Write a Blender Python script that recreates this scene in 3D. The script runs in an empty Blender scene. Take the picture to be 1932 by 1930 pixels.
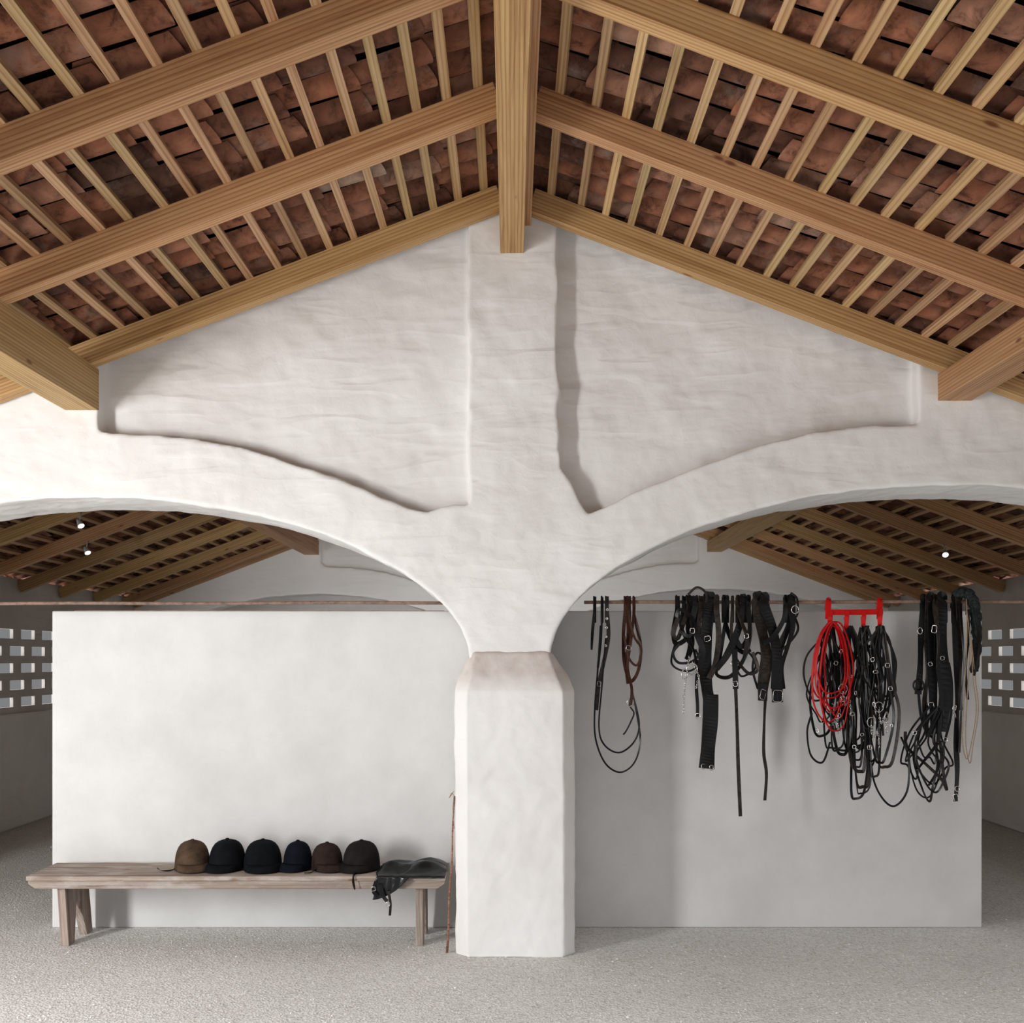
import bpy, bmesh, math, random
from mathutils import Vector, Matrix
random.seed(7)
sc = bpy.context.scene
COL = sc.collection
CAMZ = 1.75; F = 1920.0; CX = 965.0; HY = 1245.0
def P(x, y, Y):
    return Vector(((x-CX)*Y/F, Y, CAMZ+(HY-y)*Y/F))

# ------------------------------------------------------------ materials
def newmat(name):
    m = bpy.data.materials.new(name); m.use_nodes = True
    nt = m.node_tree; b = nt.nodes['Principled BSDF']
    return m, nt, b
def ramp(nt, fac, stops):
    r = nt.nodes.new('ShaderNodeValToRGB')
    while len(r.color_ramp.elements) < len(stops): r.color_ramp.elements.new(0.5)
    for e, (p, c) in zip(r.color_ramp.elements, stops):
        e.position = p; e.color = (*c, 1)
    nt.links.new(fac, r.inputs[0]); return r
def coords(nt, scale=(1, 1, 1), rand=False):
    tc = nt.nodes.new('ShaderNodeTexCoord'); mp = nt.nodes.new('ShaderNodeMapping')
    mp.inputs['Scale'].default_value = scale
    nt.links.new(tc.outputs['Object'], mp.inputs['Vector'])
    if rand:
        oi = nt.nodes.new('ShaderNodeObjectInfo')
        mu = nt.nodes.new('ShaderNodeMath'); mu.operation = 'MULTIPLY'; mu.inputs[1].default_value = 37.0
        nt.links.new(oi.outputs['Random'], mu.inputs[0])
        nt.links.new(mu.outputs[0], mp.inputs['Location'])
    return mp.outputs[0]
def noise(nt, vec, scale, detail=4, rough=0.55, dist=0.0):
    n = nt.nodes.new('ShaderNodeTexNoise')
    n.inputs['Scale'].default_value = scale; n.inputs['Detail'].default_value = detail
    n.inputs['Roughness'].default_value = rough; n.inputs['Distortion'].default_value = dist
    nt.links.new(vec, n.inputs['Vector']); return n.outputs['Fac']
def bump(nt, b, h, strength, dist, prev=None):
    n = nt.nodes.new('ShaderNodeBump'); n.inputs['Strength'].default_value = strength
    n.inputs['Distance'].default_value = dist
    nt.links.new(h, n.inputs['Height'])
    if prev: nt.links.new(prev, n.inputs['Normal'])
    nt.links.new(n.outputs[0], b.inputs['Normal']); return n.outputs[0]

def plaster(name, c1, c2, lump=0.6, course=True, fine=0.25, mottle=1.3):
    m, nt, b = newmat(name)
    v = coords(nt)
    r = ramp(nt, noise(nt, v, mottle, 6, 0.6), [(0.3, c1), (0.62, c2)])
    nt.links.new(r.outputs[0], b.inputs['Base Color'])
    b.inputs['Roughness'].default_value = 0.8
    p = None
    if course:
        band = noise(nt, coords(nt, (1.6, 1.6, 7.5)), 1.0, 2, 0.4, 0.2)
        br = ramp(nt, band, [(0.40, (0, 0, 0)), (0.52, (1, 1, 1)), (0.66, (0.6, 0.6, 0.6))])
        mask = ramp(nt, noise(nt, v, 1.7, 2), [(0.38, (0.05, 0.05, 0.05)), (0.65, (1, 1, 1))])
        mm = nt.nodes.new('ShaderNodeMath'); mm.operation = 'MULTIPLY'
        nt.links.new(br.outputs[0], mm.inputs[0]); nt.links.new(mask.outputs[0], mm.inputs[1])
        p = bump(nt, b, mm.outputs[0], lump*0.50, 0.014)
    p = bump(nt, b, noise(nt, coords(nt, (1, 1, 1.5)), 3.0, 2, 0.45, 0.8), lump*0.6, 0.026, p)
    vo = nt.nodes.new('ShaderNodeTexVoronoi'); vo.feature = 'SMOOTH_F1'; vo.inputs['Scale'].default_value = 5.0; vo.inputs['Smoothness'].default_value = 0.35
    nt.links.new(coords(nt, (0.8, 0.8, 1.5)), vo.inputs['Vector'])
    p = bump(nt, b, vo.outputs['Distance'], lump*0.15, 0.02, p)
    p = bump(nt, b, noise(nt, v, 18, 4, 0.6, 0.8), lump*0.40, 0.007, p)
    bump(nt, b, noise(nt, v, 130, 3, 0.6), fine*0.5, 0.002, p)
    return m
M_WALL = plaster('limewash_plaster', (0.78, 0.762, 0.745), (0.845, 0.837, 0.827), 0.62)
M_PART = plaster('smooth_plaster', (0.635, 0.63, 0.622), (0.72, 0.717, 0.71), 0.10, False, 1.0, 2.2)
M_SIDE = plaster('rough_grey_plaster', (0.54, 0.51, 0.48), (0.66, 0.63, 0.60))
M_LOW = plaster('low_wall_plaster', (0.74, 0.72, 0.70), (0.84, 0.825, 0.81))
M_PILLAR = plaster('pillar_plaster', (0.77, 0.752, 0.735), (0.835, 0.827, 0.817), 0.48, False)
nt = M_PILLAR.node_tree; b = nt.nodes['Principled BSDF']
src = b.inputs['Base Color'].links[0].from_socket
tc = nt.nodes.new('ShaderNodeTexCoord'); sx = nt.nodes.new('ShaderNodeSeparateXYZ')
nt.links.new(tc.outputs['Object'], sx.inputs[0])
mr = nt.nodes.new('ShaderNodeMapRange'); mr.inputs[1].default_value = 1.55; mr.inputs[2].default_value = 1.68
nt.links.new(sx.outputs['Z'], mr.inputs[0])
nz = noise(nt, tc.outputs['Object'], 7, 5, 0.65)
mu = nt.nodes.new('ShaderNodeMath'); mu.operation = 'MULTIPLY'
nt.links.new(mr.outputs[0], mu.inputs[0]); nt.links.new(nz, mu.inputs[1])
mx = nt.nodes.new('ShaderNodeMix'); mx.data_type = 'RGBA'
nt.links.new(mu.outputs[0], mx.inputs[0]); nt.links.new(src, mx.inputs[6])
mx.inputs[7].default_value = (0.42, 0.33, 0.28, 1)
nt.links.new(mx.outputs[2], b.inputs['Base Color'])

def wood(name, dark, mid, light, fine=28, rough=0.55, bumps=0.15, ringmix=0.6, vr=(0.82, 1.12), knots=True, stains=False):
    m, nt, b = newmat(name)
    v = coords(nt, (0.8, fine, fine), True)
    n1 = noise(nt, v, 1.3, 6, 0.65, 0.4)
    r = ramp(nt, n1, [(0.30, dark), (0.46, mid), (0.66, light)])
    v3 = coords(nt, (0.42, 7.0, 7.0), True)
    w = nt.nodes.new('ShaderNodeTexWave'); w.wave_type = 'RINGS'; w.wave_profile = 'SAW'
    w.inputs['Scale'].default_value = 3.2; w.inputs['Distortion'].default_value = 3.0
    w.inputs['Detail'].default_value = 2; w.inputs['Detail Scale'].default_value = 0.6
    nt.links.new(v3, w.inputs['Vector'])
    mx = nt.nodes.new('ShaderNodeMix'); mx.data_type = 'RGBA'; mx.blend_type = 'MULTIPLY'
    mx.inputs[0].default_value = ringmix
    r2 = ramp(nt, w.outputs['Fac'], [(0.0, (1.0, 1.0, 1.0)), (0.5, (0.98, 0.95, 0.9)), (0.85, (0.62, 0.46, 0.30)), (1.0, (0.72, 0.58, 0.43))])
    nt.links.new(r.outputs[0], mx.inputs[6]); nt.links.new(r2.outputs[0], mx.inputs[7])
    out = mx.outputs[2]
    if knots:
        vo = nt.nodes.new('ShaderNodeTexVoronoi'); vo.inputs['Scale'].default_value = 1.0
        nt.links.new(coords(nt, (2.4, 7, 7), True), vo.inputs['Vector'])
        kr = ramp(nt, vo.outputs['Distance'], [(0.0, (1, 1, 1)), (0.05, (0.85, 0.85, 0.85)), (0.10, (0, 0, 0))])
        m2 = nt.nodes.new('ShaderNodeMix'); m2.data_type = 'RGBA'
        nt.links.new(kr.outputs[0], m2.inputs[0]); nt.links.new(out, m2.inputs[6]); m2.inputs[7].default_value = (0.20, 0.09, 0.035, 1)
        out = m2.outputs[2]
    if stains:
        sr = ramp(nt, noise(nt, coords(nt, (1.5, 4, 4)), 2.5, 5, 0.65), [(0.48, (0, 0, 0)), (0.64, (0.7, 0.7, 0.7))])
        m3 = nt.nodes.new('ShaderNodeMix'); m3.data_type = 'RGBA'
        nt.links.new(sr.outputs[0], m3.inputs[0]); nt.links.new(out, m3.inputs[6]); m3.inputs[7].default_value = (0.52, 0.48, 0.45, 1)
        out = m3.outputs[2]
    oi = nt.nodes.new('ShaderNodeObjectInfo')
    hs = nt.nodes.new('ShaderNodeHueSaturation')
    mr = nt.nodes.new('ShaderNodeMapRange'); mr.inputs[3].default_value = vr[0]; mr.inputs[4].default_value = vr[1]
    nt.links.new(oi.outputs['Random'], mr.inputs[0]); nt.links.new(mr.outputs[0], hs.inputs['Value'])
    mh = nt.nodes.new('ShaderNodeMapRange'); mh.inputs[3].default_value = 0.478; mh.inputs[4].default_value = 0.503
    ms = nt.nodes.new('ShaderNodeMath'); ms.operation = 'FRACT'; mm = nt.nodes.new('ShaderNodeMath'); mm.operation = 'MULTIPLY'; mm.inputs[1].default_value = 17.3
    nt.links.new(oi.outputs['Random'], mm.inputs[0]); nt.links.new(mm.outputs[0], ms.inputs[0]); nt.links.new(ms.outputs[0], mh.inputs[0]); nt.links.new(mh.outputs[0], hs.inputs['Hue'])
    nt.links.new(out, hs.inputs['Color'])
    nt.links.new(hs.outputs[0], b.inputs['Base Color'])
    b.inputs['Roughness'].default_value = rough
    bump(nt, b, n1, bumps, 0.003)
    return m
M_PINE = wood('pine_beam', (0.36, 0.215, 0.085), (0.52, 0.35, 0.155), (0.60, 0.435, 0.215), vr=(0.82, 1.06), ringmix=0.75)
M_BATTEN = wood('pine_batten', (0.37, 0.23, 0.105), (0.54, 0.385, 0.195), (0.63, 0.48, 0.28), vr=(0.74, 1.10), knots=False)
M_BENCH = wood('weathered_bench_wood', (0.17, 0.13, 0.105), (0.34, 0.28, 0.24), (0.49, 0.43, 0.38), 22, 0.85, 0.4, 0.35, stains=True)
M_STICK = wood('cane', (0.12, 0.055, 0.03), (0.24, 0.12, 0.07), (0.42, 0.28, 0.18), knots=False)

M_TILE, nt, b = newmat('terracotta_tile')
at = nt.nodes.new('ShaderNodeAttribute'); at.attribute_name = 'tint'
v = coords(nt)
r = ramp(nt, at.outputs['Fac'], [(0.0, (0.014, 0.009, 0.007)), (0.14, (0.04, 0.023, 0.017)), (0.20, (0.12, 0.06, 0.04)), (0.45, (0.27, 0.12, 0.073)), (0.62, (0.37, 0.16, 0.09)), (0.80, (0.41, 0.225, 0.155)), (1.0, (0.42, 0.31, 0.24))])  # lowest stops paint the gap shade on the cover tiles
n1 = noise(nt, v, 10, 6, 0.72, 0.5)
r2 = ramp(nt, n1, [(0.34, (0.35, 0.30, 0.28)), (0.48, (0.85, 0.82, 0.8)), (0.72, (1.25, 1.2, 1.15))])
mx = nt.nodes.new('ShaderNodeMix'); mx.data_type = 'RGBA'; mx.blend_type = 'MULTIPLY'; mx.inputs[0].default_value = 1
nt.links.new(r.outputs[0], mx.inputs[6]); nt.links.new(r2.outputs[0], mx.inputs[7])
n2 = noise(nt, v, 5.5, 5, 0.7)
r3 = ramp(nt, n2, [(0.56, (0, 0, 0)), (0.72, (0.5, 0.5, 0.5))])
tm = nt.nodes.new('ShaderNodeMath'); tm.operation = 'MULTIPLY'; nt.links.new(r3.outputs[0], tm.inputs[0])
tg_ = nt.nodes.new('ShaderNodeMath'); tg_.operation = 'GREATER_THAN'; tg_.inputs[1].default_value = 0.15
nt.links.new(at.outputs['Fac'], tg_.inputs[0]); nt.links.new(tg_.outputs[0], tm.inputs[1])
mx2 = nt.nodes.new('ShaderNodeMix'); mx2.data_type = 'RGBA'
nt.links.new(tm.outputs[0], mx2.inputs[0]); nt.links.new(mx.outputs[2], mx2.inputs[6]); mx2.inputs[7].default_value = (0.34, 0.28, 0.235, 1)
nt.links.new(mx2.outputs[2], b.inputs['Base Color']); b.inputs['Roughness'].default_value = 0.9
bump(nt, b, noise(nt, v, 28, 6, 0.7), 0.5, 0.01)
M_LIGHTSTOP, nt, b = newmat('dark_light_stop'); b.inputs['Base Color'].default_value = (0.012, 0.009, 0.007, 1); b.inputs['Roughness'].default_value = 0.9  # near-black sheet added above the tiles to stop light leaks

M_FLOOR, nt, b = newmat('gravel_ground')
v = coords(nt)
vo = nt.nodes.new('ShaderNodeTexVoronoi'); vo.inputs['Scale'].default_value = 75; nt.links.new(v, vo.inputs['Vector'])
vc = nt.nodes.new('ShaderNodeSeparateColor'); nt.links.new(vo.outputs['Color'], vc.inputs[0])
nf = noise(nt, v, 45, 6, 0.8)
nl = noise(nt, v, 1.2, 5, 0.6)
r = ramp(nt, vc.outputs[0], [(0.0, (0.62, 0.60, 0.57)), (0.2, (0.76, 0.75, 0.725)), (0.8, (0.83, 0.82, 0.80)), (1.0, (0.90, 0.895, 0.88))])
r2 = ramp(nt, nl, [(0.3, (0.89, 0.89, 0.885)), (0.7, (1.0, 1.0, 1.0))])
r4 = ramp(nt, nf, [(0.3, (0.76, 0.75, 0.735)), (0.52, (1.0, 1.0, 1.0)), (0.75, (1.03, 1.03, 1.03))])
mx = nt.nodes.new('ShaderNodeMix'); mx.data_type = 'RGBA'; mx.blend_type = 'MULTIPLY'; mx.inputs[0].default_value = 1
nt.links.new(r.outputs[0], mx.inputs[6]); nt.links.new(r2.outputs[0], mx.inputs[7])
mxb = nt.nodes.new('ShaderNodeMix'); mxb.data_type = 'RGBA'; mxb.blend_type = 'MULTIPLY'; mxb.inputs[0].default_value = 1
nt.links.new(mx.outputs[2], mxb.inputs[6]); nt.links.new(r4.outputs[0], mxb.inputs[7])
nt.links.new(mxb.outputs[2], b.inputs['Base Color']); b.inputs['Roughness'].default_value = 0.95
p = bump(nt, b, vo.outputs['Distance'], 0.6, 0.010)
p = bump(nt, b, nf, 0.6, 0.010, p)
bump(nt, b, noise(nt, v, 9, 4, 0.6), 0.3, 0.015, p)

def simple(name, col, rough=0.5, metal=0.0, nscale=20, var=0.25, bmp=0.1, emit=0, spec=0.5):
    m, nt, b = newmat(name)
    v = coords(nt, (1, 1, 1), True)
    n = noise(nt, v, nscale, 4, 0.6)
    lo = tuple(c*(1-var) for c in col); hi = tuple(min(1, c*(1+var)) for c in col)
    r = ramp(nt, n, [(0.3, lo), (0.7, hi)])
    nt.links.new(r.outputs[0], b.inputs['Base Color'])
    b.inputs['Roughness'].default_value = rough; b.inputs['Metallic'].default_value = metal
    b.inputs['Specular IOR Level'].default_value = spec
    if bmp: bump(nt, b, n, bmp, 0.004)
    if emit:
        b.inputs['Emission Color'].default_value = (*col, 1); b.inputs['Emission Strength'].default_value = emit
    return m
M_BLACK = simple('black_leather', (0.008, 0.008, 0.009), 0.38, 0, 60, 0.4, 0.2, spec=0.40)
M_DARK = simple('worn_dark_leather', (0.036, 0.028, 0.023), 0.48, 0, 40, 0.7, 0.3, spec=0.35)
M_BROWN = simple('brown_leather', (0.06, 0.021, 0.013), 0.42, 0, 50, 0.4, 0.15, spec=0.35)
M_TEAL = simple('grey_black_webbing', (0.028, 0.033, 0.034), 0.8, 0, 70, 0.7, 0.8, spec=0.2)
M_CORD = simple('raffia_cord', (0.36, 0.26, 0.18), 0.8, 0, 120, 0.3, 0.2)
M_RED = simple('red_enamel', (0.62, 0.010, 0.008), 0.4, 0, 5, 0.08, 0.0, spec=0.3)
M_REDR = simple('red_rubber', (0.52, 0.010, 0.012), 0.5, 0, 40, 0.2, 0.1, spec=0.3)
M_STEEL = simple('steel', (0.62, 0.61, 0.59), 0.25, 1.0, 30, 0.2, 0.0)
M_RUST = simple('rusty_iron', (0.27, 0.185, 0.145), 0.8, 0.1, 30, 0.35, 0.3)
M_REDLINE = simple('red_oxide', (0.42, 0.20, 0.15), 0.8, 0, 20, 0.3, 0.0)
M_CHAPS = simple('oiled_black_leather', (0.008, 0.010, 0.011), 0.27, 0, 14, 0.4, 0.2, spec=0.5)
M_BULB = simple('lit_bulb', (1.0, 0.93, 0.8), 0.3, 0, 5, 0.0, 0, emit=8)
M_LAMPW = simple('white_lamp_metal', (0.60, 0.60, 0.59), 0.4, 0, 5, 0.05, 0)
M_STONE = simple('pale_stone', (0.78, 0.77, 0.745), 0.9, 0, 9, 0.25, 0.0)

# ------------------------------------------------------------ mesh helpers
def mk(name, verts, faces, mat, loc=(0, 0, 0), parent=None, smooth=False):
    me = bpy.data.meshes.new(name); me.from_pydata([tuple(v) for v in verts], [], faces); me.update()
    bm = bmesh.new(); bm.from_mesh(me); bmesh.ops.recalc_face_normals(bm, faces=bm.faces); bm.to_mesh(me); bm.free()
    if mat: me.materials.append(mat)
    if smooth:
        for p in me.polygons: p.use_smooth = True
    o = bpy.data.objects.new(name, me); COL.objects.link(o); o.location = loc
    if parent: o.parent = parent
    return o
def tag(o, label=None, cat=None, group=None, kind=None):
    if label: o['label'] = label
    if cat: o['category'] = cat
    if group: o['group'] = group
    if kind: o['kind'] = kind
    return o
def empty(name, loc, label, cat, group=None):
    o = bpy.data.objects.new(name, None); COL.objects.link(o); o.location = loc; o.empty_display_size = 0.1
    return tag(o, label, cat, group)
def boxvf(x0, x1, y0, y1, z0, z1):
    v = [(x, y, z) for x in (x0, x1) for y in (y0, y1) for z in (z0, z1)]
    f = [(0, 1, 3, 2), (4, 6, 7, 5), (0, 4, 5, 1), (2, 3, 7, 6), (0, 2, 6, 4), (1, 5, 7, 3)]
    return v, f
def multibox(boxes):
    V = []; Fc = []
    for bx in boxes:
        v, f = boxvf(*bx); o = len(V); V += v; Fc += [tuple(i+o for i in q) for q in f]
    return V, Fc
def bevel(o, w, seg=2):
    m = o.modifiers.new('bevel', 'BEVEL'); m.width = w; m.segments = seg; m.limit_method = 'ANGLE'; return o
def beam(name, p0, p1, w, h, mat, bev=0.004, up=Vector((0, 0, 1))):
    p0 = Vector(p0); p1 = Vector(p1); d = p1-p0; L = d.length; X = d.normalized()
    Yv = up.cross(X).normalized(); Z = X.cross(Yv).normalized()
    v, f = boxvf(-L/2, L/2, -w/2, w/2, -h/2, h/2)
    o = mk(name, v, f, mat)
    R = Matrix((X, Yv, Z)).transposed().to_4x4()
    o.matrix_world = Matrix.Translation((p0+p1)/2) @ R
    bevel(o, bev); return o
def prism(poly, y0, y1):
    bm = bmesh.new()
    a = [bm.verts.new((x, y0, z)) for x, z in poly]; c = [bm.verts.new((x, y1, z)) for x, z in poly]
    n = len(poly)
    bm.faces.new(a); bm.faces.new(list(reversed(c)))
    for i in range(n):
        j = (i+1) % n
        bm.faces.new((a[j], a[i], c[i], c[j]))
    bmesh.ops.recalc_face_normals(bm, faces=bm.faces)
    bmesh.ops.triangulate(bm, faces=[f for f in bm.faces if len(f.verts) > 4])
    return bm
def tex(name, size, depth=2):
    t = bpy.data.textures.new(name, 'CLOUDS'); t.noise_scale = size; t.noise_depth = depth; return t
def lumpy(o, voxel, amps, it=1):
    m = o.modifiers.new('remesh', 'REMESH'); m.mode = 'VOXEL'; m.voxel_size = voxel; m.use_smooth_shade = True
    s = o.modifiers.new('smooth', 'SMOOTH'); s.factor = 0.5; s.iterations = it
    for i, (d, sz) in enumerate(amps):
        q = o.modifiers.new('displace%d' % i, 'DISPLACE'); q.texture = tex('lumps', sz, 1); q.strength = d; q.mid_level = 0.5
        q.texture_coords = 'GLOBAL'

# ------------------------------------------------------------ roof geometry constants
SL = 0.38
def zb(X): return 4.413-SL*abs(X)      # rafter underside
YF = 6.05                              # arcade wall face
S = F/YF
def W(x, y): return ((x-CX)/S, CAMZ+(HY-y)/S)

# ------------------------------------------------------------ arcade wall
def arch(cx, a, crown, base, x_from, n=48, e=0.57):
    out = []
    for i in range(n+1):
        t = math.cos(math.pi*i/n)
        x = cx + a*t*(1 if x_from > cx else -1)
        y = base-(base-crown)*(max(0, 1-t*t))**e
        out.append(W(x, y))
    return out
left_in = arch(170, 715, 938, 1236, 885)
right_in = arch(1800, 760, 915, 1230, 1040)
XO = 5.6
def ztop(X): return zb(X)+0.118
base_out = [W(885, 1262)] + left_in + [(left_in[-1][0], 0.0), (-XO, 0.0), (-XO, ztop(XO))]
top_full = [(0, ztop(0)), (XO, ztop(XO))]
tail = [(XO, 0.0), (right_in[-1][0], 0.0)] + list(reversed(right_in)) + [W(1040, 1262)]
full = base_out + top_full + tail
def topv(px):
    X = (px-CX)/S; return (X, ztop(X))
rj = random.Random(4)
def rough(pts, step=0.07, amp=0.008):
    out = [pts[0]]
    for a, b_ in zip(pts[:-1], pts[1:]):
        a_ = Vector(a); b2 = Vector(b_); L = (b2-a_).length; n = max(1, int(L/step)); d = (b2-a_)/L; nn = Vector((-d.y, d.x))
        for i in range(1, n):
            q = a_.lerp(b2, i/n)+nn*rj.uniform(-amp, amp); out.append((q.x, q.y))
        out.append(b_)
    return out
panelL = [topv(186)] + rough([W(186, 700), W(186, 812), W(250, 819), W(320, 824), W(390, 832), W(450, 842), W(520, 862), W(590, 886), W(660, 913), W(720, 940), W(770, 958), W(806, 966), W(830, 957), W(884, 952), W(884, 700), W(882, 470)], amp=0.006) + [topv(882)]
panelR = [topv(1050)] + rough([W(1049, 500), W(1053, 560), W(1050, 640), W(1055, 720), W(1054, 800), W(1059, 882), W(1075, 905), W(1092, 940), W(1110, 969)], 0.06, 0.010)[:-1] + rough([W(1110, 969), W(1165, 944), W(1220, 918), W(1280, 894), W(1340, 871), W(1400, 851), W(1460, 832), W(1530, 816), W(1625, 804), W(1733, 800), W(1733, 720)], 0.07, 0.005) + [topv(1733)]
raised = base_out + panelL + [(0, ztop(0))] + panelR + [(XO, ztop(XO))] + tail
RD = 0.112
bmA = prism(full, YF+RD, YF+0.55)
me = bpy.data.meshes.new('wall_middle'); bmA.to_mesh(me); bmA.free()
bmB = prism(raised, YF, YF+RD+0.03); bmB.from_mesh(me); bmB.to_mesh(me); bmB.free()
me.materials.append(M_WALL)
arc = bpy.data.objects.new('wall_middle', me); COL.objects.link(arc)
lumpy(arc, 0.0115, ((0.020, 0.36), (0.011, 0.12)))
tag(arc, 'whitewashed masonry wall with two arches and a gable', kind='structure')
arc2 = arc.copy(); arc2.name = 'wall_far'; arc2.scale = (1.07, 0.5, 1.0); arc2.location = (0, 14.05-6.05*0.5, -0.06); COL.objects.link(arc2)
arc2.modifiers['remesh'].voxel_size = 0.035
tag(arc2, 'second whitewashed masonry wall with arches', kind='structure')

# ------------------------------------------------------------ pillar
def oct_ring(x0, x1, y0, y1, z, c):
    return [(x0+c, y0, z), (x1-c, y0, z), (x1, y0+c, z), (x1, y1-c, z), (x1-c, y1, z), (x0+c, y1, z), (x0, y1-c, z), (x0, y0+c, z)]
rings = [oct_ring(-0.335, 0.382, 5.99, 6.62, 0.0, 0.075), oct_ring(-0.335, 0.378, 6.0, 6.62, 0.5, 0.07),
         oct_ring(-0.338, 0.376, 6.0, 6.62, 1.50, 0.07), oct_ring(-0.335, 0.374, 6.0, 6.62, 1.57, 0.075),
         oct_ring(-0.318, 0.345, 6.01, 6.60, 1.65, 0.08), oct_ring(-0.25, 0.245, 6.035, 6.58, 1.79, 0.03),
         oct_ring(-0.235, 0.225, 6.08, 6.56, 1.82, 0.03)]
V = [v for r_ in rings for v in r_]; Fc = [tuple(range(7, -1, -1)), tuple(range(48, 56))]
for i in range(6):
    for k in range(8):
        Fc.append((i*8+k, i*8+(k+1) % 8, i*8+8+(k+1) % 8, i*8+8+k))
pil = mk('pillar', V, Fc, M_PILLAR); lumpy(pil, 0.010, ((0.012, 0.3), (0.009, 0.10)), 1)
tag(pil, 'whitewashed pillar with chamfered corners carrying the two arches', 'pillar')

# ------------------------------------------------------------ partition, floor, side walls
v, f = boxvf(-3.003, 3.076, 6.65, 6.80, 0, 2.07)
o = mk('wall_partition', v, f, M_PART); bevel(o, 0.008); tag(o, 'low smooth white plastered partition wall', kind='structure')
v, f = boxvf(-2.86, -0.44, 6.657, 6.675, 2.07, 2.0735)
o = mk('trim_1', v, f, M_REDLINE); tag(o, 'thin red strip along the partition top', kind='structure')
v, f = boxvf(-9, 9, -1.5, 18, -0.2, 0)
o = mk('floor', v, f, M_FLOOR); tag(o, 'pale gravel ground', kind='structure')
rg = random.Random(5); V = []; Fc = []
for k in range(9000):
    y = 4.5+5.2*rg.random()**1.6; x = rg.uniform(-0.54, 0.54)*y
    if y > 6.6 and abs(x) < 3.1: continue
    s = rg.uniform(0.0025, 0.0060) if rg.random() < 0.95 else rg.uniform(0.006, 0.009)
    a = rg.uniform(0, 6.28); c, s_ = math.cos(a), math.sin(a); base = len(V); h_ = s*rg.uniform(0.5, 0.9)
    for (dx, dy, dz) in ((1, 0, 0.4), (0.2, 1, 0.3), (-1, 0.2, 0.4), (-0.2, -1, 0.35), (0.1, 0, 1.3), (0, 0, -0.3)):
        dx *= s*rg.uniform(0.8, 1.3); dy *= s*rg.uniform(0.7, 1.1)
        V.append((x+dx*c-dy*s_, y+dx*s_+dy*c, 0.0006+dz*h_))
    Fc += [(base+i, base+(i+1) % 4, base+4) for i in range(4)]+[(base+(i+1) % 4, base+i, base+5) for i in range(4)]
o = mk('loose_gravel', V, Fc, M_STONE); tag(o, 'loose pale grit scattered over the ground', 'gravel', kind='stuff')

def sidewall(name, xin, sgn):
    t = 0.035; y0, y1 = 6.6, 16.5
    x0, x1 = sorted((xin, xin+sgn*t))
    B = []
    zlow, zhigh, rows = 1.22, 2.11, 5
    ph = (zhigh-zlow)/rows; hh = 0.10
    B.append((x0, x1, y0, y1, 1.17, zlow+(ph-hh)/2))
    B.append((x0, x1, y0, y1, zhigh-(ph-hh)/2, zb(xin)+0.17))
    for rI in range(rows):
        zc = zlow+ph*(rI+0.5)
        if rI: B.append((x0, x1, y0, y1, zc-ph+hh/2, zc-hh/2))
        off = (rI % 2)*0.24; y = y0-0.3+off
        while y < y1:
            a, c = max(y, y0), min(y+0.17, y1)
            if c > a: B.append((x0, x1, a, c, zc-hh/2, zc+hh/2))
            y += 0.48
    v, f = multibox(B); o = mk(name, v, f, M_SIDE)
    tag(o, 'perforated brick lattice side wall', kind='structure')
    xa, xb = sorted((xin-sgn*0.05, xin+sgn*0.3))
    v, f = boxvf(xa, xb, y0, y1, 0, 1.19)
    o = mk(name+'_lower', v, f, M_LOW); bevel(o, 0.02); tag(o, 'solid plastered lower part of side wall', kind='structure')
sidewall('wall_left', -5.2, -1); sidewall('wall_right', 5.2, 1)
v, f = boxvf(-5.5, 5.5, 16.5, 16.7, 0, 4.5)
o = mk('wall_back', v, f, M_LOW); tag(o, 'plain plastered end wall', kind='structure')

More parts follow.
